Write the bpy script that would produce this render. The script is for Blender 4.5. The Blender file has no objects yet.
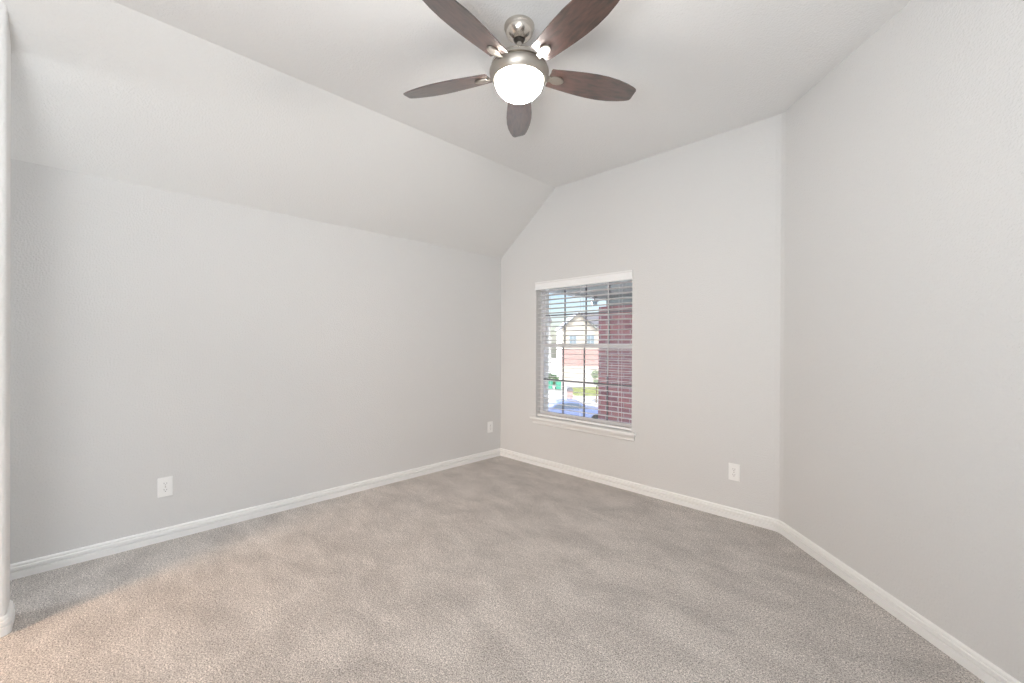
import bpy, bmesh, math, random
from mathutils import Vector, Matrix
random.seed(4)
S = bpy.context.scene
C = S.collection
R = math.radians

# ---------------------------------------------------------------- camera
cam_d = bpy.data.cameras.new('camera')
cam = bpy.data.objects.new('camera', cam_d)
C.objects.link(cam)
cam.location = (3.341, -3.196, 1.22)
cam.matrix_world = Matrix.Translation(cam.location) @ Matrix.Rotation(R(44.77), 4, 'Z') @ Matrix.Rotation(R(90 - 0.146), 4, 'X') @ Matrix.Rotation(R(0.282), 4, 'Z')
cam_d.sensor_width = 36
cam_d.lens = 422.4 / 1024 * 36
cam_d.shift_y = 0.00324
cam_d.clip_start = 0.02
cam_d.clip_end = 500
S.camera = cam

# ---------------------------------------------------------------- view, world, lights
vs = S.view_settings
vs.view_transform = 'Standard'
vs.look = 'None'
vs.gamma = 1
vs.use_curve_mapping = False
vs.exposure = 0.20

w = bpy.data.worlds.new('world')
S.world = w
w.use_nodes = True
nt = w.node_tree
nt.nodes.clear()
out = nt.nodes.new('ShaderNodeOutputWorld')
bg = nt.nodes.new('ShaderNodeBackground')
sky = nt.nodes.new('ShaderNodeTexSky')
sky.sky_type = 'NISHITA'
sky.sun_disc = False
sky.sun_elevation = R(42)
sky.sun_rotation = R(150)
tc = nt.nodes.new('ShaderNodeTexCoord')
mp = nt.nodes.new('ShaderNodeMapping')
mp.inputs['Scale'].default_value = (1, 1, 3.5)
nz = nt.nodes.new('ShaderNodeTexNoise')
nz.inputs['Scale'].default_value = 6.0
nz.inputs['Detail'].default_value = 6
rp = nt.nodes.new('ShaderNodeValToRGB')
rp.color_ramp.elements[0].position = 0.50
rp.color_ramp.elements[1].position = 0.66
sc = nt.nodes.new('ShaderNodeMix')
sc.data_type = 'RGBA'
sc.blend_type = 'MULTIPLY'
sc.inputs[0].default_value = 1
sc.inputs[7].default_value = (0.13, 0.13, 0.135, 1)
mx = nt.nodes.new('ShaderNodeMix')
mx.data_type = 'RGBA'
mx.inputs[7].default_value = (0.95, 0.97, 1.0, 1)
L = nt.links.new
L(tc.outputs['Generated'], mp.inputs['Vector'])
L(mp.outputs[0], nz.inputs['Vector'])
L(nz.outputs['Fac'], rp.inputs[0])
L(sky.outputs[0], sc.inputs[6])
L(sc.outputs[2], mx.inputs[6])
L(rp.outputs[0], mx.inputs[0])
L(mx.outputs[2], bg.inputs['Color'])
bg.inputs['Strength'].default_value = 1.2
L(bg.outputs[0], out.inputs[0])


def light(name, kind, loc, aim, energy, color, size=1, size_y=None, angle=None):
    d = bpy.data.lights.new(name, kind)
    d.energy = energy
    d.color = color
    if kind == 'AREA':
        d.shape = 'RECTANGLE'
        d.size = size
        d.size_y = size_y or size
    elif kind == 'SUN':
        d.angle = angle
    else:
        d.shadow_soft_size = size
    o = bpy.data.objects.new(name, d)
    C.objects.link(o)
    o.location = loc
    v = Vector(aim) - Vector(loc)
    o.rotation_euler = v.to_track_quat('-Z', 'Y').to_euler()
    return o


# sun on the street, from behind this house
light('sun', 'SUN', (5, -6.5, 14), (0, 0, 0), 5.2, (1, 0.96, 0.9), angle=R(0.6))
# added soft sun lamp, strengthening the daylight that comes through the window
light('window_glow_fill', 'SUN', (-10, 4.1, 1.35), (0, 0, 1.2), 55.0, (0.84, 0.92, 1.0), angle=R(20))
# unseen fill lamp added at the right wall to brighten the left wall
light('side_fill', 'AREA', (4.66, -4.45, 1.45), (0, -2.6, 1.5), 35, (0.95, 0.975, 1.0), 1.5, 1.3)
# warm light of the lit hallway, falling through the doorway in the back wall
light('hall_light', 'AREA', (1.25, -5.46, 1.1), (0.8, -3.3, -0.3), 20, (1, 0.68, 0.45), 0.5, 1.8).data.spread = R(95)
# cool fill lamp added in the stub wall passage, lifting the left wall
light('passage_fill', 'AREA', (0.24, -5.4, 1.4), (0.24, 0, 1.3), 20, (0.92, 0.96, 1.0), 0.4, 1.6)
# unseen area lamp added behind the camera as ceiling fill
light('ceiling_fill', 'AREA', (3.1, -3.9, 1.25), (3.3, -3.2, 3.0), 40, (0.90, 0.955, 1.0), 0.7, 0.7)


# ---------------------------------------------------------------- materials
def newmat(name):
    m = bpy.data.materials.new(name)
    m.use_nodes = True
    return m, m.node_tree, m.node_tree.nodes['Principled BSDF']


def simple(name, col, rough=0.5, metal=0.0, spec=0.5, var=0.0, vscale=20, bump=0.0, bscale=200):
    m, t, b = newmat(name)
    b.inputs['Base Color'].default_value = (*col, 1)
    b.inputs['Roughness'].default_value = rough
    b.inputs['Metallic'].default_value = metal
    b.inputs['Specular IOR Level'].default_value = spec
    if var or bump:
        c = t.nodes.new('ShaderNodeTexCoord')
    if var:
        n = t.nodes.new('ShaderNodeTexNoise')
        n.inputs['Scale'].default_value = vscale
        n.inputs['Detail'].default_value = 5
        r = t.nodes.new('ShaderNodeValToRGB')
        r.color_ramp.elements[0].color = (*[max(0, x * (1 - var)) for x in col], 1)
        r.color_ramp.elements[1].color = (*[min(1, x * (1 + var)) for x in col], 1)
        r.color_ramp.elements[0].position = 0.3
        r.color_ramp.elements[1].position = 0.7
        t.links.new(c.outputs['Object'], n.inputs['Vector'])
        t.links.new(n.outputs['Fac'], r.inputs[0])
        t.links.new(r.outputs[0], b.inputs['Base Color'])
    if bump:
        n2 = t.nodes.new('ShaderNodeTexNoise')
        n2.inputs['Scale'].default_value = bscale
        n2.inputs['Detail'].default_value = 3
        bp = t.nodes.new('ShaderNodeBump')
        bp.inputs['Strength'].default_value = bump
        bp.inputs['Distance'].default_value = 0.004
        t.links.new(c.outputs['Object'], n2.inputs['Vector'])
        t.links.new(n2.outputs['Fac'], bp.inputs['Height'])
        t.links.new(bp.outputs[0], b.inputs['Normal'])
    return m


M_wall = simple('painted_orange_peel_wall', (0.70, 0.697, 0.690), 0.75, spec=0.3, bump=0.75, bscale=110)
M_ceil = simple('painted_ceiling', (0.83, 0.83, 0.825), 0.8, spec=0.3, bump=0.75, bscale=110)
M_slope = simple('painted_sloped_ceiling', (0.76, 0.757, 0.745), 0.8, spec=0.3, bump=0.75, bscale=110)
M_trim = simple('white_semigloss_trim', (0.88, 0.88, 0.87), 0.35)
M_plate = simple('white_plastic', (0.90, 0.90, 0.89), 0.3)
M_slot = simple('dark_slot', (0.12, 0.12, 0.12), 0.6)
M_vinyl = simple('white_vinyl', (0.86, 0.87, 0.90), 0.4)
M_grid = simple('shade_grey_window_grid', (0.22, 0.225, 0.25), 0.5)  # white grid coloured dark grey to hold its backlit shade
M_slat = simple('white_faux_wood', (0.90, 0.90, 0.90), 0.4)
M_cord = simple('white_cord', (0.8, 0.8, 0.8), 0.8)
M_nickel = simple('brushed_nickel', (0.62, 0.58, 0.53), 0.22, metal=1.0)
M_chrome = simple('polished_nickel', (0.42, 0.39, 0.35), 0.42, metal=1.0)
M_darkmetal = simple('dark_bronze_metal', (0.10, 0.09, 0.08), 0.4, metal=0.8)
M_concrete = simple('concrete', (0.64, 0.62, 0.59), 0.9, var=0.08, vscale=2)
M_grass = simple('lawn_grass', (0.32, 0.36, 0.13), 0.95, var=0.35, vscale=3)
M_siding = simple('cream_siding', (0.72, 0.66, 0.56), 0.8, var=0.04, vscale=2)
M_white_ext = simple('white_painted_exterior', (0.78, 0.78, 0.77), 0.7)
M_roof = simple('grey_shingles', (0.22, 0.22, 0.24), 0.9, var=0.25, vscale=8)
M_soffit = simple('grey_green_soffit', (0.30, 0.33, 0.33), 0.7)
M_fascia = simple('pale_fascia', (0.62, 0.64, 0.66), 0.6)
M_winext = simple('dark_window_glass', (0.28, 0.36, 0.42), 0.15)
M_hedge = simple('green_leaves', (0.10, 0.20, 0.07), 0.9, var=0.5, vscale=9)
M_sage = simple('pale_leaves', (0.30, 0.36, 0.24), 0.9, var=0.3, vscale=9)
M_bin = simple('teal_green_plastic', (0.10, 0.50, 0.34), 0.5)
M_carblue = simple('blue_car_paint', (0.20, 0.26, 0.46), 0.25)
M_cargl = simple('car_glass', (0.12, 0.16, 0.22), 0.08)
M_tyre = simple('black_rubber', (0.03, 0.03, 0.03), 0.8)
M_bark = simple('bark', (0.22, 0.16, 0.11), 0.9)
M_garage = simple('beige_garage_door', (0.74, 0.70, 0.62), 0.7)


def brickmat(name, c1, c2, mort, scale=1.0):
    m, t, b = newmat(name)
    c = t.nodes.new('ShaderNodeTexCoord')
    sx = t.nodes.new('ShaderNodeSeparateXYZ')
    ad = t.nodes.new('ShaderNodeMath'); ad.operation = 'ADD'
    cb = t.nodes.new('ShaderNodeCombineXYZ')
    br = t.nodes.new('ShaderNodeTexBrick')
    br.inputs['Color1'].default_value = (*c1, 1)
    br.inputs['Color2'].default_value = (*c2, 1)
    br.inputs['Mortar'].default_value = (*mort, 1)
    br.inputs['Scale'].default_value = scale
    br.inputs['Brick Width'].default_value = 0.21
    br.inputs['Row Height'].default_value = 0.075
    br.inputs['Mortar Size'].default_value = 0.008
    br.inputs['Bias'].default_value = 0.1
    t.links.new(c.outputs['Object'], sx.inputs[0])
    t.links.new(sx.outputs[0], ad.inputs[0]); t.links.new(sx.outputs[1], ad.inputs[1])
    t.links.new(ad.outputs[0], cb.inputs[0]); t.links.new(sx.outputs[2], cb.inputs[1])
    t.links.new(cb.outputs[0], br.inputs['Vector'])
    t.links.new(br.outputs['Color'], b.inputs['Base Color'])
    bp = t.nodes.new('ShaderNodeBump'); bp.invert = True
    bp.inputs['Strength'].default_value = 0.5; bp.inputs['Distance'].default_value = 0.006
    t.links.new(br.outputs['Fac'], bp.inputs['Height'])
    t.links.new(bp.outputs[0], b.inputs['Normal'])
    b.inputs['Roughness'].default_value = 0.9
    return m


M_brick = brickmat('red_brick', (0.46, 0.20, 0.20), (0.32, 0.15, 0.17), (0.52, 0.44, 0.44))
M_brickpale = brickmat('pink_brick', (0.66, 0.36, 0.32), (0.55, 0.28, 0.26), (0.7, 0.62, 0.58))


def carpet():
    m, t, b = newmat('beige_grey_carpet')
    c = t.nodes.new('ShaderNodeTexCoord')

    def noise(scale, detail=3, dist=0.0, rough=0.5, vec=None):
        n = t.nodes.new('ShaderNodeTexNoise')
        n.inputs['Scale'].default_value = scale
        n.inputs['Detail'].default_value = detail
        n.inputs['Roughness'].default_value = rough
        n.inputs['Distortion'].default_value = dist
        t.links.new(vec or c.outputs['Object'], n.inputs['Vector'])
        return n
    fine = noise(185, 3, 0, 0.8)
    mid = noise(80, 3, 0, 0.7)
    # vacuum and foot marks in the nap, drawn out along the room
    mpn = t.nodes.new('ShaderNodeMapping')
    mpn.inputs['Rotation'].default_value = (0, 0, R(-25))
    mpn.inputs['Scale'].default_value = (1.0, 1.7, 1)
    t.links.new(c.outputs['Object'], mpn.inputs['Vector'])
    nap = noise(3.2, 8, 0.35, 0.68, mpn.outputs[0])
    r1 = t.nodes.new('ShaderNodeValToRGB')
    e = r1.color_ramp.elements
    e[0].position = 0.37; e[0].color = (0.20, 0.182, 0.166, 1)
    e[1].position = 0.63; e[1].color = (0.94, 0.872, 0.815, 1)
    t.links.new(fine.outputs['Fac'], r1.inputs[0])
    r2 = t.nodes.new('ShaderNodeValToRGB')
    e = r2.color_ramp.elements
    e[0].position = 0.36; e[0].color = (0.82, 0.82, 0.82, 1)
    e[1].position = 0.62; e[1].color = (1.09, 1.09, 1.09, 1)
    t.links.new(nap.outputs['Fac'], r2.inputs[0])
    r3 = t.nodes.new('ShaderNodeValToRGB')
    e = r3.color_ramp.elements
    e[0].position = 0.3; e[0].color = (0.72, 0.72, 0.72, 1)
    e[1].position = 0.7; e[1].color = (1.18, 1.18, 1.18, 1)
    t.links.new(mid.outputs['Fac'], r3.inputs[0])

    def mul(a, bb):
        x = t.nodes.new('ShaderNodeMix'); x.data_type = 'RGBA'; x.blend_type = 'MULTIPLY'
        x.inputs[0].default_value = 1
        t.links.new(a, x.inputs[6]); t.links.new(bb, x.inputs[7])
        return x.outputs[2]
    col = mul(mul(r1.outputs[0], r2.outputs[0]), r3.outputs[0])
    t.links.new(col, b.inputs['Base Color'])
    b.inputs['Roughness'].default_value = 1
    b.inputs['Specular IOR Level'].default_value = 0.05
    b.inputs['Sheen Weight'].default_value = 0.15
    bp = t.nodes.new('ShaderNodeBump')
    bp.inputs['Strength'].default_value = 0.7; bp.inputs['Distance'].default_value = 0.008
    t.links.new(fine.outputs['Fac'], bp.inputs['Height'])
    t.links.new(bp.outputs[0], b.inputs['Normal'])
    return m


M_carpet = carpet()


def walnut():
    m, t, b = newmat('dark_walnut_blade')
    c = t.nodes.new('ShaderNodeTexCoord')
    mp_ = t.nodes.new('ShaderNodeMapping')
    mp_.inputs['Scale'].default_value = (5, 22, 3)
    n = t.nodes.new('ShaderNodeTexNoise')
    n.inputs['Scale'].default_value = 2.5; n.inputs['Detail'].default_value = 6
    n.inputs['Distortion'].default_value = 0.4
    r = t.nodes.new('ShaderNodeValToRGB')
    e = r.color_ramp.elements
    e[0].position = 0.3; e[0].color = (0.016, 0.009, 0.008, 1)
    e[1].position = 0.75; e[1].color = (0.10, 0.046, 0.036, 1)
    t.links.new(c.outputs['Object'], mp_.inputs['Vector'])
    t.links.new(mp_.outputs[0], n.inputs['Vector'])
    t.links.new(n.outputs['Fac'], r.inputs[0])
    t.links.new(r.outputs[0], b.inputs['Base Color'])
    b.inputs['Roughness'].default_value = 0.3
    b.inputs['Specular IOR Level'].default_value = 0.8
    b.inputs['Coat Weight'].default_value = 1.0
    b.inputs['Coat Roughness'].default_value = 0.15
    b.inputs['Coat IOR'].default_value = 1.95
    return m


M_blade = walnut()
M_bowl, t_, b_ = newmat('lit_frosted_glass')
b_.inputs['Base Color'].default_value = (1, 0.97, 0.9, 1)
b_.inputs['Emission Color'].default_value = (1, 0.955, 0.90, 1)
b_.inputs['Emission Strength'].default_value = 70


def glassmat():
    m = bpy.data.materials.new('window_glass')
    m.use_nodes = True
    t = m.node_tree
    t.nodes.clear()
    o = t.nodes.new('ShaderNodeOutputMaterial')
    tr = t.nodes.new('ShaderNodeBsdfTransparent')
    tr.inputs[0].default_value = (0.96, 0.97, 0.98, 1)
    gl = t.nodes.new('ShaderNodeBsdfGlossy')
    gl.inputs['Roughness'].default_value = 0.02
    fr = t.nodes.new('ShaderNodeFresnel')
    fr.inputs['IOR'].default_value = 1.45
    mix = t.nodes.new('ShaderNodeMixShader')
    t.links.new(fr.outputs[0], mix.inputs[0])
    t.links.new(tr.outputs[0], mix.inputs[1])
    t.links.new(gl.outputs[0], mix.inputs[2])
    t.links.new(mix.outputs[0], o.inputs[0])
    return m


M_glass = glassmat()


# ---------------------------------------------------------------- helpers
def bx(bm, x0, y0, z0, x1, y1, z1):
    vs_ = [bm.verts.new(p) for p in ((x0, y0, z0), (x1, y0, z0), (x1, y1, z0), (x0, y1, z0),
                                     (x0, y0, z1), (x1, y0, z1), (x1, y1, z1), (x0, y1, z1))]
    fs = [(0, 3, 2, 1), (4, 5, 6, 7), (0, 1, 5, 4), (1, 2, 6, 5), (2, 3, 7, 6), (3, 0, 4, 7)]
    return [bm.faces.new([vs_[i] for i in f]) for f in fs]


def prism(bm, pts, vec):
    """pts: 3-D polygon, extruded by vec"""
    v = Vector(vec)
    a = [bm.verts.new(p) for p in pts]
    b = [bm.verts.new(Vector(p) + v) for p in pts]
    n = len(pts)
    bm.faces.new(a[::-1])
    bm.faces.new(b)
    for i in range(n):
        bm.faces.new((a[i], a[(i + 1) % n], b[(i + 1) % n], b[i]))


def lathe(bm, prof, cx=0, cy=0, seg=48):
    """prof: (r, z) list; closed with caps where r is 0"""
    rings = []
    for r, z in prof:
        if r < 1e-6:
            rings.append([bm.verts.new((cx, cy, z))])
        else:
            rings.append([bm.verts.new((cx + r * math.cos(2 * math.pi * i / seg), cy + r * math.sin(2 * math.pi * i / seg), z)) for i in range(seg)])
    for a, b in zip(rings, rings[1:]):
        for i in range(seg):
            j = (i + 1) % seg
            if len(a) == 1 and len(b) > 1:
                bm.faces.new((a[0], b[i], b[j]))
            elif len(b) == 1 and len(a) > 1:
                bm.faces.new((a[i], b[0], a[j]))
            elif len(a) > 1:
                bm.faces.new((a[i], b[i], b[j], a[j]))


def tube(bm, p, q, r, seg=12):
    p, q = Vector(p), Vector(q)
    mtx = Matrix.Translation((p + q) / 2) @ (q - p).to_track_quat('Z', 'Y').to_matrix().to_4x4()
    bmesh.ops.create_cone(bm, cap_ends=True, segments=seg, radius1=r, radius2=r, depth=(q - p).length, matrix=mtx)


def obj(name, bm, mat, parent=None, smooth=False, bevel=0, kind=None, seg=2, mtx=None):
    bmesh.ops.recalc_face_normals(bm, faces=bm.faces)
    me = bpy.data.meshes.new(name)
    bm.to_mesh(me)
    bm.free()
    me.materials.append(mat)
    o = bpy.data.objects.new(name, me)
    C.objects.link(o)
    if parent:
        o.parent = parent
    if smooth:
        for p in me.polygons:
            p.use_smooth = True
        e = o.modifiers.new('edge', 'EDGE_SPLIT')
        e.split_angle = R(35)
    if bevel:
        b = o.modifiers.new('bevel', 'BEVEL')
        b.width = bevel
        b.segments = seg
        b.limit_method = 'ANGLE'
        b.angle_limit = R(40)
    if kind:
        o['kind'] = kind
    return o


def thing(name, label, cat, loc=(0, 0, 0), rz=0, group=None):
    o = bpy.data.objects.new(name, None)
    o.empty_display_size = 0.1
    C.objects.link(o)
    o.location = loc
    o.rotation_euler = (0, 0, rz)
    o['label'] = label
    o['category'] = cat
    if group:
        o['group'] = group
    return o


def tag(o, label, cat, group=None):
    o['label'] = label
    o['category'] = cat
    if group:
        o['group'] = group
    return o


def dup(root, loc, rz, label):
    r = root.copy()
    C.objects.link(r)
    r.location = loc
    r.rotation_euler = (0, 0, rz)
    r['label'] = label
    for ch in list(root.children):
        c = ch.copy()
        C.objects.link(c)
        c.parent = r
        for g in ch.children:
            d = g.copy()
            C.objects.link(d)
            d.parent = c
    return r


def B():
    return bmesh.new()


# ---------------------------------------------------------------- room shell
KNEE, FLAT, SX = 2.153, 2.731, 0.756      # knee height, flat ceiling height, where the slope ends
BX = 2.645                               # corner between window wall and angled wall
XR, YB = 4.70, -5.5                      # right wall, back wall
ta = math.tan(R(46.2))
YA = -(XR - BX) * ta                     # where the angled wall meets the right wall
WX0, WX1, WZ0, WZ1 = 0.512, 1.576, 0.490, 1.832   # window opening
T = 0.20

b = B(); bx(b, -T, YB - 1.6, -0.12, XR + T, T, 0)
obj('floor', b, M_carpet, kind='structure')

b = B()
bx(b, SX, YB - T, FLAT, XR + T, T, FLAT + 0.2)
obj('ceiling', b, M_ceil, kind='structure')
b = B()
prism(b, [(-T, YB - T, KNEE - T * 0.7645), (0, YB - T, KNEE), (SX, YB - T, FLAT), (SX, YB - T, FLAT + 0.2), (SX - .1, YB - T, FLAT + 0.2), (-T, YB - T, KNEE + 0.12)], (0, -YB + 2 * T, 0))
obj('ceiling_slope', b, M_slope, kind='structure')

b = B(); bx(b, -T, YB - T, 0, 0, T, KNEE)
obj('wall_left', b, M_wall, kind='structure')

b = B()
bx(b, 0, 0, 0, WX0, T, KNEE)
prism(b, [(0, 0, KNEE), (WX0, 0, KNEE), (WX0, 0, KNEE + WX0 * 0.7645)], (0, T, 0))
bx(b, WX0, 0, 0, WX1, T, WZ0)
prism(b, [(WX0, 0, WZ1), (WX1, 0, WZ1), (WX1, 0, FLAT), (SX, 0, FLAT), (WX0, 0, KNEE + WX0 * 0.7645)], (0, T, 0))
bx(b, WX1, 0, 0, BX + 0.2, T, FLAT)
bmesh.ops.remove_doubles(b, verts=b.verts, dist=1e-5)
obj('wall_front', b, M_wall, kind='structure')

b = B()
BR = 0.035                               # soft rounding of the obtuse corner
ca, sa = math.cos(R(46.2)), math.sin(R(46.2))
A0, A1 = (BX - BR, 0.0), (BX + BR * ca, -BR * sa)
AM = (BX - 0.25 * BR * (1 - ca), -0.25 * BR * sa)
prism(b, [(*A0, 0), (*AM, 0), (*A1, 0), (XR, YA, 0), (XR + .2, YA, 0), (XR + .2, YA + .2, 0), (BX + .2, T, 0), (A0[0], T, 0)], (0, 0, FLAT))
obj('wall_angled', b, M_wall, kind='structure')
b = B()
RW = (-5.2, -3.7, 0.8, 2.1)  # opening added to go with the side fill lamp
bx(b, XR, YB - T, 0, XR + T, RW[0], FLAT)
bx(b, XR, RW[1], 0, XR + T, YA, FLAT)
bx(b, XR, RW[0], 0, XR + T, RW[1], RW[2])
bx(b, XR, RW[0], RW[3], XR + T, RW[1], FLAT)
obj('wall_right', b, M_wall, kind='structure')
# back wall with a doorway (1.0 to 1.6)
b = B()
bx(b, 0, YB - T, 0, 1.0, YB, FLAT)
bx(b, 1.0, YB - T, 2.05, 1.6, YB, FLAT)
bx(b, 1.6, YB - T, 0, XR, YB, FLAT)
obj('wall_back', b, M_wall, kind='structure')
# hallway behind the doorway
b = B()
bx(b, 0.1, YB - 1.6, 0, 0.3, YB - T, 2.5)
bx(b, 2.3, YB - 1.6, 0, 2.5, YB - T, 2.5)
bx(b, 0.1, YB - 1.7, 0, 2.5, YB - 1.6, 2.5)
bx(b, 0.1, YB - 1.7, 2.5, 2.5, YB - T, 2.6)
obj('wall_hall', b, M_wall, kind='structure')
# stub wall at the left of the frame, rounded corners
b = B()
PX0, PX1, PY = 0.455, 0.615, -3.430
zc0 = KNEE + PX0 * 0.7645
zc1 = KNEE + PX1 * 0.7645
rb = 0.02
pts = [(PX0, YB, 0), (PX1, YB, 0)]
for i in range(7):
    a = R(0 + 15 * i)
    pts.append((PX1 - rb + rb * math.cos(a), PY - rb + rb * math.sin(a), 0))
for i in range(7):
    a = R(90 + 15 * i)
    pts.append((PX0 + rb + rb * math.cos(a), PY - rb + rb * math.sin(a), 0))
n = len(pts)
lo = [b.verts.new(p) for p in pts]
hi = [b.verts.new((p[0], p[1], KNEE + p[0] * 0.7645 + 0.02)) for p in pts]
b.faces.new(lo[::-1]); b.faces.new(hi)
for i in range(n):
    b.faces.new((lo[i], lo[(i + 1) % n], hi[(i + 1) % n], hi[i]))
obj('wall_stub', b, M_ceil, kind='structure', smooth=True)  # paler ceiling paint stands in for light falling on the stub

# baseboards: stepped profile (out from wall, height)
PROF = [(0, 0), (0.0150, 0), (0.0150, 0.038), (0.0050, 0.0405), (0.0050, 0.0480), (0.0140, 0.0505), (0.0135, 0.064), (0.0085, 0.067), (0.0085, 0.0705), (0.0100, 0.073), (0.0090, 0.080), (0.0045, 0.086), (0, 0.086)]
PROF = [(u, v * 0.91) for u, v in PROF]


def sweep(bm, path, closed=False):
    P = [Vector(p) for p in path]
    n = len(P)
    rings = []
    for i in range(n):
        d0 = (P[i] - P[i - 1]).normalized() if (i > 0 or closed) else None
        d1 = (P[(i + 1) % n] - P[i]).normalized() if (i < n - 1 or closed) else None
        d0 = d0 or d1
        d1 = d1 or d0
        n0 = Vector((d0.y, -d0.x)); n1 = Vector((d1.y, -d1.x))
        mt = (n0 + n1).normalized()
        k = 1 / max(0.3, mt.dot(n0))
        rings.append((P[i], mt * k))
    return rings


def baseboard(name, path, i0, i1):
    rg = sweep(None, path)
    bm = B()
    rr = []
    for c, o_ in rg[i0:i1 + 1]:
        rr.append([bm.verts.new((c.x + o_.x * u, c.y + o_.y * u, v)) for u, v in PROF])
    m_ = len(PROF)
    for a, c in zip(rr, rr[1:]):
        for i in range(m_):
            bm.faces.new((a[i], a[(i + 1) % m_], c[(i + 1) % m_], c[i]))
    bm.faces.new(rr[0][::-1]); bm.faces.new(rr[-1])
    return obj(name, bm, M_trim, kind='structure')


loop = [(0, YB), (0, 0), A0, AM, A1, (XR, YA), (XR, YB), (1.6, YB)]
for nme, i, k in (('baseboard_left', 0, 1), ('baseboard_front', 1, 3), ('baseboard_angled', 3, 5), ('baseboard_right', 5, 6), ('baseboard_back', 6, 7)):
    baseboard(nme, loop, i, k)
# round the stub wall (walked so that its outside lies to the right)
sp = [(p[0], p[1]) for p in pts]
path = [sp[0]] + sp[2:][::-1] + [sp[1]]
path = [(PX0, YB)] + sp[9:][::-1] + sp[2:9][::-1] + [(PX1, YB)]
clean = [path[0]]
for p in path[1:]:
    if (Vector(p) - Vector(clean[-1])).length > 1e-4:
        clean.append(p)
# heading +y along x=PX0 has its right side towards +x, so walk the other way round
baseboard('baseboard_stub', clean[::-1], 0, len(clean) - 1)

# ---------------------------------------------------------------- window 1 and its sill
win = bpy.data.objects.new('window_1', None)
C.objects.link(win)
win.location = (0, 0, 0)
win['kind'] = 'structure'
FY0, FY1 = 0.068, 0.125
b = B()
fw = 0.018
bx(b, WX0, FY0, WZ0, WX0 + fw, FY1, WZ1)
bx(b, WX1 - fw, FY0, WZ0, WX1, FY1, WZ1)
bx(b, WX0 + fw, FY0, WZ0, WX1 - fw, FY1, WZ0 + fw)
bx(b, WX0 + fw, FY0, WZ1 - fw, WX1 - fw, FY1, WZ1)
obj('window_frame', b, M_vinyl, win, bevel=0.003)
ix0, ix1 = WX0 + fw, WX1 - fw
MZ = 1.205


def sash(name, y0, y1, z0, z1, rt, rb_):
    s = 0.018
    bm = B()
    bx(bm, ix0, y0, z0, ix0 + s, y1, z1)
    bx(bm, ix1 - s, y0, z0, ix1, y1, z1)
    bx(bm, ix0 + s, y0, z0, ix1 - s, y1, z0 + rb_)
    bx(bm, ix0 + s, y0, z1 - rt, ix1 - s, y1, z1)
    so = obj(name, bm, M_vinyl, win, bevel=0.003)
    gx0, gx1, gz0, gz1 = ix0 + s, ix1 - s, z0 + rb_, z1 - rt
    ym = (y0 + y1) / 2
    g = B(); bx(g, gx0, ym + 0.003, gz0, gx1, ym + 0.006, gz1)
    obj('glass_pane', g, M_glass, so)
    m_ = B()
    for k in (1, 2, 3):
        x = gx0 + (gx1 - gx0) * k / 4
        bx(m_, x - .0065, ym - 0.004, gz0, x + .0065, ym + 0.002, gz1)
    z = (gz0 + gz1) / 2
    for k in range(4):
        xa = gx0 + (gx1 - gx0) * k / 4 + (0.0065 if k else 0)
        xb = gx0 + (gx1 - gx0) * (k + 1) / 4 - (0.0065 if k < 3 else 0)
        bx(m_, xa, ym - 0.004, z - .0065, xb, ym + 0.002, z + .0065)
    obj('muntin_grid', m_, M_grid, so)


sash('lower_sash', FY0 + .003, FY0 + .024, WZ0 + fw, MZ + .02, 0.04, 0.032)
sash('upper_sash', FY0 + .027, FY0 + .048, MZ - .02, WZ1 - fw, 0.025, 0.04)

# stool and apron under the window
b = B()
bx(b, WX0 - 0.045, -0.045, WZ0 - 0.022, WX1 + 0.045, 0.0, WZ0)
bx(b, WX0 + .001, 0.0, WZ0 - 0.022, WX1 - .001, FY0 + .004, WZ0 + .001)
sill = obj('trim_1', b, M_trim, kind='structure', bevel=0.005)
b = B()
x0, x1 = WX0 - 0.03, WX1 + 0.03
prism(b, [(x0, 0, WZ0 - .022), (x0, -0.026, WZ0 - .022), (x0, -0.022, WZ0 - .036), (x0, -0.015, WZ0 - .046), (x0, -0.013, WZ0 - .066), (x0, 0, WZ0 - .072)], (x1 - x0, 0, 0))
obj('apron', b, M_trim, sill)

# ---------------------------------------------------------------- blind
blind = thing('window_blind', 'white horizontal two inch slat blind, slats open, hung in the window', 'window blind', ((WX0 + WX1) / 2, 0.0, WZ0))
cx_ = (WX0 + WX1) / 2
hw = (WX1 - WX0) / 2 - 0.008
b = B(); bx(b, -hw, 0.012, WZ1 - WZ0 - 0.05, hw, 0.064, WZ1 - WZ0 - 0.002)
obj('headrail', b, M_slat, blind, bevel=0.003)
b = B()
bw_ = (WX1 - WX0) / 2 + 0.004
zt = WZ1 - WZ0
prism(b, [(-bw_, -0.002, zt + .004), (-bw_, -0.016, zt + .004), (-bw_, -0.018, zt - .004), (-bw_, -0.012, zt - .012), (-bw_, -0.012, zt - .058), (-bw_, -0.018, zt - .066), (-bw_, -0.016, zt - .074), (-bw_, -0.002, zt - .074)], (2 * bw_, 0, 0))
obj('valance', b, M_slat, blind)
b = B()
ns = 28
z_lo, z_hi = 0.052, zt - 0.085
tilt = R(-6)
for i in range(ns):
    z = z_lo + (z_hi - z_lo) * i / (ns - 1)
    top = []
    for k in range(5):
        u = -0.025 + 0.0125 * k
        top.append((u, 0.0022 * (1 - (u / 0.025) ** 2)))
    sec = [(u, h + 0.0028) for u, h in top] + [(u, h) for u, h in top[::-1]]
    prism(b, [(-hw, 0.040 + u * math.cos(tilt), z + h + u * math.sin(tilt)) for u, h in sec], (2 * hw, 0, 0))
obj('slats', b, M_slat, blind)
b = B(); bx(b, -hw, 0.014, 0.006, hw, 0.064, 0.026)
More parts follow.
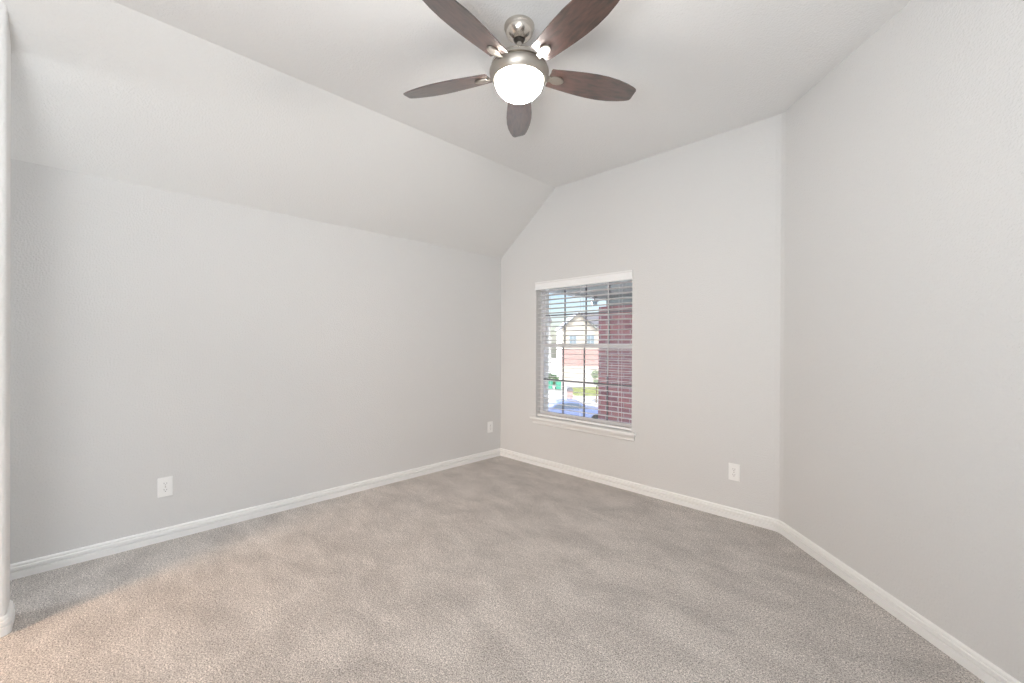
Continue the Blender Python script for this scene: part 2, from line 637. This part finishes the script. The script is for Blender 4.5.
obj('bottom_rail', b, M_slat, blind, bevel=0.004)
for xx in (-0.40, 0.0, 0.40):
    b = B()
    for yy in (0.0138, 0.0662):
        bx(b, xx - .0012, yy - .0008, 0.03, xx + .0012, yy + .0008, zt - .05)
    obj('ladder_cord', b, M_cord, blind)
b = B(); tube(b, (0.30, 0.004, 0.45), (0.30, 0.005, zt - .07), 0.004, 8)
obj('tilt_wand', b, M_cord, blind)


# ---------------------------------------------------------------- wall outlets (built facing -y)
def outlet():
    t = thing('wall_outlet', 'white duplex wall outlet low on the left wall, nearest the camera', 'outlet', (0, 0, 0), 0, 'duplex outlets on the walls')
    m_ = B(); bx(m_, -0.037, -0.006, -0.059, 0.037, 0, 0.059)
    obj('cover_plate', m_, M_plate, t, bevel=0.003)
    for s in (-1, 1):
        m_ = B()
        pts_ = []
        for i in range(24):
            a = 2 * math.pi * i / 24
            pts_.append((0.017 * math.cos(a), -0.006, s * 0.0195 + max(-0.0135, min(0.0135, 0.017 * math.sin(a)))))
        prism(m_, pts_, (0, -0.002, 0))
        rcp = obj('receptacle', m_, M_plate, t)
        m_ = B()
        bx(m_, -0.0075, -0.0086, s * .0195 - .001, -0.0055, -0.0079, s * .0195 + .008)
        bx(m_, 0.0055, -0.0086, s * .0195 - .001, 0.0075, -0.0079, s * .0195 + .007)
        tube(m_, (0, -0.0079, s * .0195 - .007), (0, -0.0086, s * .0195 - .007), 0.0024, 10)
        obj('slots', m_, M_slot, rcp)
    m_ = B(); tube(m_, (0, -0.006, 0), (0, -0.0075, 0), 0.0032, 12)
    obj('screw', m_, M_chrome, t)
    return t


o1 = outlet()
o1.location = (0, -2.852, 0.330)
o1.rotation_euler = (0, 0, R(90))
dup(o1, (0, -0.156, 0.330), R(90), 'white duplex outlet low on the left wall, close to the far room corner')
dup(o1, (2.368, 0, 0.330), 0, 'white duplex outlet on the window wall, right of and below the window')

# ---------------------------------------------------------------- ceiling fan
fan = thing('ceiling_fan', 'five blade brushed nickel ceiling fan with dark walnut blades and lit glass bowl', 'ceiling fan', (1.945, -1.750, FLAT))
b = B()
lathe(b, [(0, 0), (0.068, 0), (0.0715, -.004), (0.0715, -.014), (0.069, -.018), (0.068, -.024), (0.062, -.042), (0.050, -.056), (0.036, -.066), (0.029, -.070), (0.026, -.068), (0.024, -.060), (0, -.050)])
obj('canopy', b, M_nickel, fan, smooth=True)
b = B()
lathe(b, [(0, -.048), (0.018, -.054), (0.0235, -.064), (0.022, -.074), (0.014, -.081), (0, -.083)], seg=24)
obj('hanger_ball', b, M_darkmetal, fan, smooth=True)
b = B()
lathe(b, [(0, -.07), (0.0125, -.07), (0.0125, -.118), (0.022, -.120), (0.022, -.140), (0, -.140)], seg=24)
obj('downrod', b, M_nickel, fan, smooth=True)
b = B()
lathe(b, [(0, -.136), (0.040, -.138), (0.060, -.146), (0.068, -.153), (0.068, -.158), (0.064, -.160), (0.064, -.164), (0.095, -.168), (0.120, -.178), (0.132, -.192), (0.134, -.205), (0.120, -.212), (0, -.212)])
obj('motor_housing', b, M_nickel, fan, smooth=True)
b = B()
lathe(b, [(0, -.214), (0.124, -.214), (0.137, -.216), (0.1405, -.221), (0.1405, -.230), (0.137, -.243), (0.129, -.256), (0.120, -.265), (0, -.265)])
obj('light_fitter', b, M_chrome, fan, smooth=True)
b = B()
pr = [(0.112, -.2655)]
for i in range(0, 15):
    a = R(90 * i / 14)
    pr.append((0.1145 * math.cos(a) ** 0.9 if i < 14 else 0, -.268 - 0.082 * math.sin(a) ** 1.1))
lathe(b, pr)
obj('glass_bowl', b, M_bowl, fan, smooth=True)
b = B()
lathe(b, [(0, -.348), (0.007, -.350), (0.008, -.354), (0.005, -.358), (0, -.359)], seg=20)
obj('finial', b, M_chrome, fan, smooth=True)

BZ = -.222


def blade_outline():
    up = [(0.152, 0.050), (0.20, 0.056), (0.26, 0.063), (0.32, 0.069), (0.38, 0.0725), (0.44, 0.0725), (0.50, 0.067), (0.555, 0.056), (0.593, 0.045), (0.609, 0.0385), (0.616, 0.034), (0.620, 0.027)]
    return up + [(x, -y) for x, y in up[::-1]]


PITCH = Matrix.Rotation(R(-13), 4, 'X')   # counter-clockwise edge (+y of the blade) lower


def make_blade(az):
    mtx = Matrix.Rotation(az, 4, 'Z') @ Matrix.Translation((0, 0, BZ)) @ PITCH
    bm = B()
    prism(bm, [(x, y, 0) for x, y in blade_outline()], (0, 0, 0.006))
    bl = obj('blade', bm, M_blade, fan, bevel=0.0015)
    bl.matrix_local = mtx
    # bracket: arm from hub plus oval medallion under the blade
    bm = B()
    ring = []
    for i in range(32):
        a = 2 * math.pi * i / 32
        ring.append((0.190 + 0.036 * math.cos(a) * (1 + .0 * math.cos(a)), 0.0225 * math.sin(a), -0.0005))
    prism(bm, ring, (0, 0, -0.009))
    prism(bm, [(0.100, -0.017, -0.001), (0.165, -0.014, -0.001), (0.165, 0.014, -0.001), (0.100, 0.017, -0.001)], (0, 0, -0.007))
    br_ = obj('blade_bracket', bm, M_chrome, bl, bevel=0.002)
    return bl


az0 = R(133.7)
for k in range(5):
    make_blade(az0 + k * 2 * math.pi / 5)

# ---------------------------------------------------------------- outside: ground
GZ = -3.8


def pos(px, d):
    """a point on the street, given its bearing from the window view and its distance"""
    u = (px - 512) / 422.4
    return (3.341 + d * (.71 * u - .7043), -3.196 + d * (.7043 * u + .71))


YAW = R(44.8)
b = B(); bx(b, -90, 3.5, GZ - .3, 60, 120, GZ)
g = obj('ground', b, M_concrete, kind='structure')


def patch(name, corners, h, mat):
    bm = B(); prism(bm, [(*pos(px, d), GZ) for px, d in corners], (0, 0, h))
    o = obj(name, bm, mat); return o


lawn = patch('lawn', [(574, 41), (640, 41), (640, 49), (569, 49)], 0.04, M_grass)
lawn['kind'] = 'structure'


# covered corner in front of the window: roof slab on a brick pier
porch = thing('porch_roof', 'shaded grey green porch soffit with pale fascia above the window outside', 'roof', (1.4, T, 1.95))
b = B(); bx(b, -1.72, 0.0, 0.0, 2.6, 3.0, 0.05)
obj('soffit', b, M_soffit, porch)
b = B(); bx(b, -1.70, 2.38, -0.13, 2.6, 2.88, 0.0)
obj('header_beam', b, M_soffit, porch)
b = B(); bx(b, -1.80, 0.0, -0.03, -1.72, 3.0, 0.20); bx(b, -1.80, 3.0, -0.03, 2.6, 3.08, 0.20)
obj('fascia', b, M_fascia, porch)
b = B(); prism(b, [(-1.9, -.0, 0.20), (-1.9, 3.2, 0.20), (-1.9, 0.0, 1.2)], (4.5, 0, 0))
obj('roof_slope', b, M_roof, porch)
b = B(); bx(b, -1.82, 0, 0.0, -1.80, 3.1, .10); 
obj('gutter', b, M_darkmetal, porch)
pier = thing('brick_pier', 'wide red brick pier outside the right half of the window', 'pier', (1.16, 2.6, GZ))
b = B(); bx(b, -1.61, 0.0, 0.0, 1.9, 0.45, 1.818 - GZ)
obj('brick_wall', b, M_brick, pier)
lamp = thing('porch_lantern', 'small dark porch lantern under the soffit edge beside the brick pier', 'lantern', (-0.33, 2.30, 1.95))
lamp.scale = (0.8, 0.8, 0.75)
b = B(); lathe(b, [(0, 0), (0.05, 0), (0.05, -.012), (0.012, -.02), (0.012, -0.06), (0.07, -0.075), (0.078, -0.10), (0, -0.10)], seg=16)
obj('lantern_cap', b, M_darkmetal, lamp)
b = B(); lathe(b, [(0, -0.10), (0.055, -0.10), (0.045, -0.19), (0, -0.19)], seg=16)
obj('lantern_glass', b, M_winext, lamp)


# houses across the street
def house_window(parent, x, z, w_, h_):
    m_ = B()
    bx(m_, x - w_ / 2 - .08, -0.10, z - .08, x + w_ / 2 + .08, -0.002, z + h_ + .08)
    f = obj('window', m_, M_white_ext, parent)
    m_ = B()
    bx(m_, x - w_ / 2, -0.12, z, x - .03, -0.101, z + h_)
    bx(m_, x + .03, -0.12, z, x + w_ / 2, -0.101, z + h_)
    obj('pane', m_, M_winext, f)


hA = thing('gabled_house', 'cream gabled house with a pink brick band, across the street', 'house', (*pos(583, 56), GZ), YAW)
b = B(); bx(b, -2.6, 0, 0, 6.0, 8, 2.1)
obj('ground_floor_wall', b, M_siding, hA)
b = B(); bx(b, -2.6, -0.02, 2.1, 6.0, 8, 4.4)
obj('brick_band', b, M_brickpale, hA)
b = B(); prism(b, [(-2.6, 0, 4.4), (6.0, 0, 4.4), (6.0, 0, 7.2), (1.6, 0, 7.2), (-0.6, 0, 9.05), (-2.6, 0, 7.2)], (0, 8, 0))
obj('siding_wall', b, M_siding, hA)
b = B()
prism(b, [(-2.95, -.35, 6.95), (-0.6, -.35, 9.12), (-0.6, -.35, 9.22), (-3.0, -.35, 7.0)], (0, 8.6, 0))
prism(b, [(-0.6, -.35, 9.12), (1.75, -.35, 6.95), (1.8, -.35, 7.0), (-0.6, -.35, 9.22)], (0, 8.6, 0))
obj('gable_roof', b, M_roof, hA)
b = B(); prism(b, [(1.8, -.3, 7.2), (6.2, -.3, 7.2), (6.2, 4, 9.3), (0, 4, 9.3)], (0, 0.1, .2))
obj('main_roof', b, M_roof, hA)
house_window(hA, -1.35, 4.9, 0.9, 1.3)
house_window(hA, 1.0, 4.9, 0.9, 1.3)
b = B(); bx(b, -1.7, -0.06, 0.02, 1.3, -0.003, 1.95)
obj('garage_door', b, M_garage, hA)

hB = thing('columned_house', 'white two storey house with porch columns, left of the gabled house', 'house', (*pos(540, 58), GZ), YAW)
b = B(); bx(b, -5.5, 0, 0, 1.4, 4.5, 7.9)
obj('wall', b, M_white_ext, hB)
b = B(); prism(b, [(-5.9, -.4, 7.9), (1.6, -.4, 7.9), (1.6, 8, 7.9), (-5.9, 8, 7.9)], (0, 0, .25))
prism(b, [(-5.9, -.4, 8.15), (-5.9, 8, 8.15), (-5.9, 4, 9.3)], (7.5, 0, 0))
obj('roof', b, M_roof, hB)
for x in (-1.7, -0.6, 0.5):
    house_window(hB, x, 6.2, 0.5, 0.7)
for x in (-1.2, 0.4):
    house_window(hB, x, 3.7, 0.8, 1.3)
    house_window(hB, x, 1.2, 0.8, 1.5)
for x in (-1.8, 0.05, 1.2):
    b = B(); bx(b, x - .16, -1.9, 0, x + .16, -1.6, 5.6)
    obj('column', b, M_white_ext, hB)
b = B(); bx(b, -2.2, -2.0, 2.95, 1.4, -0.15, 3.25)
obj('balcony', b, M_white_ext, hB)
b = B(); bx(b, -2.2, -2.0, 5.6, 1.4, 0, 5.9)
obj('porch_beam', b, M_white_ext, hB)
b = B(); bx(b, -2.2, -1.5, 0, -.2, -1.3, 1.1)
obj('brick_skirt', b, M_brickpale, hB)


def leafy(bm, c, rx, ry, rz_, n, s):
    for _ in range(n):
        v = Vector((random.gauss(0, 1), random.gauss(0, 1), random.gauss(0, 1))).normalized() * random.uniform(.55, 1)
        p = Vector((c[0] + v.x * rx, c[1] + v.y * ry, c[2] + v.z * rz_))
        a = Vector((random.uniform(-1, 1), random.uniform(-1, 1), random.uniform(-1, 1))).normalized() * s
        q = a.orthogonal().normalized() * s * .5
        vs2 = [bm.verts.new(p + a), bm.verts.new(p + q), bm.verts.new(p - a), bm.verts.new(p - q)]
        bm.faces.new(vs2)


b = B(); leafy(b, (0, 0, 0.75), 1.1, .5, .75, 1400, .09)
hd = obj('hedge', b, M_hedge); hd.location = (*pos(551, 51), GZ); hd.rotation_euler = (0, 0, YAW)
tag(hd, 'dark green hedge behind the two green wheeled bins across the street', 'hedge')


def wheelie(loc, rz, label):
    t = thing('wheeled_bin', label, 'trash bin', loc, rz, 'green bins at the curb')
    m_ = B()
    v0 = [(-.24, -.28, .06), (.24, -.28, .06), (.24, .28, .06), (-.24, .28, .06)]
    v1 = [(-.30, -.36, .95), (.30, -.36, .95), (.30, .36, .95), (-.30, .36, .95)]
    a_ = [m_.verts.new(p) for p in v0]; c_ = [m_.verts.new(p) for p in v1]
    m_.faces.new(a_[::-1]); m_.faces.new(c_)
    for i in range(4):
        m_.faces.new((a_[i], a_[(i + 1) % 4], c_[(i + 1) % 4], c_[i]))
    obj('bin_body', m_, M_bin, t)
    m_ = B(); prism(m_, [(-.33, -.40, .95), (-.33, .42, .95), (-.33, .42, 1.0), (-.33, 0, 1.09), (-.33, -.40, 1.0)], (.66, 0, 0))
    obj('lid', m_, M_bin, t)
    for s in (-1, 1):
        m_ = B(); tube(m_, (s * .24, .30, .12), (s * .32, .30, .12), .12, 16)
        obj('wheel', m_, M_tyre, t)
    return t


w1 = wheelie((*pos(550, 47), GZ), YAW, 'teal green wheeled bin, left one of the pair by the hedge')
dup(w1, (*pos(558.5, 46.6), GZ), YAW, 'teal green wheeled bin, right one of the pair by the hedge')

mb = thing('brick_mailbox', 'small pink brick mailbox pillar by the lawn behind the blue car', 'mailbox', (*pos(569.5, 38), GZ), YAW)
b = B(); bx(b, -.28, -.28, 0, .28, .28, .85)
obj('pillar', b, M_brickpale, mb)
b = B(); bx(b, -.34, -.34, .85, .34, .34, .95); prism(b, [(-.3, -.3, .95), (.3, -.3, .95), (0.2, -.3, 1.12), (-0.2, -.3, 1.12)], (0, .6, 0))
obj('cap', b, M_roof, mb)

# blue car, side on
car = thing('car', 'blue sedan parked at the near side of the street below the window', 'car', (*pos(572, 27), GZ), YAW)
side = [(-2.25, .35), (-2.3, .75), (-2.1, .98), (-1.5, 1.02), (-1.0, 1.36), (-.3, 1.45), (.35, 1.40), (1.05, 1.02), (1.9, .88), (2.25, .72), (2.3, .35)]
b = B(); prism(b, [(x, -.85, z) for x, z in side], (0, 1.7, 0))
obj('body', b, M_carblue, car, bevel=0.08, seg=3)
b = B(); prism(b, [(-1.3, -.87, 1.03), (-.95, -.87, 1.30), (-.3, -.87, 1.37), (.3, -.87, 1.33), (.85, -.87, 1.03)], (0, 1.74, 0))
obj('side_window', b, M_cargl, car)
for x in (-1.4, 1.4):
    for y in (-.86, .66):
        b = B(); tube(b, (x, y, .33), (x, y + .2, .33), .33, 24)
        obj('wheel', b, M_tyre, car)

tr = thing('young_tree', 'small pale leaved tree beside the left edge of the brick pier', 'tree', (*pos(596.5, 36), GZ))
b = B(); tube(b, (0, 0, 0), (0.05, 0, 1.5), .05, 8); tube(b, (0.05, 0, 1.4), (-.2, 0, 2.3), .03, 8); tube(b, (0.05, 0, 1.4), (.3, .1, 2.4), .03, 8)
obj('trunk', b, M_bark, tr)
b = B(); leafy(b, (-.1, 0, 2.45), .35, .5, .35, 350, .07); leafy(b, (.2, 0, 1.75), .45, .5, .3, 350, .07)
obj('foliage', b, M_sage, tr)
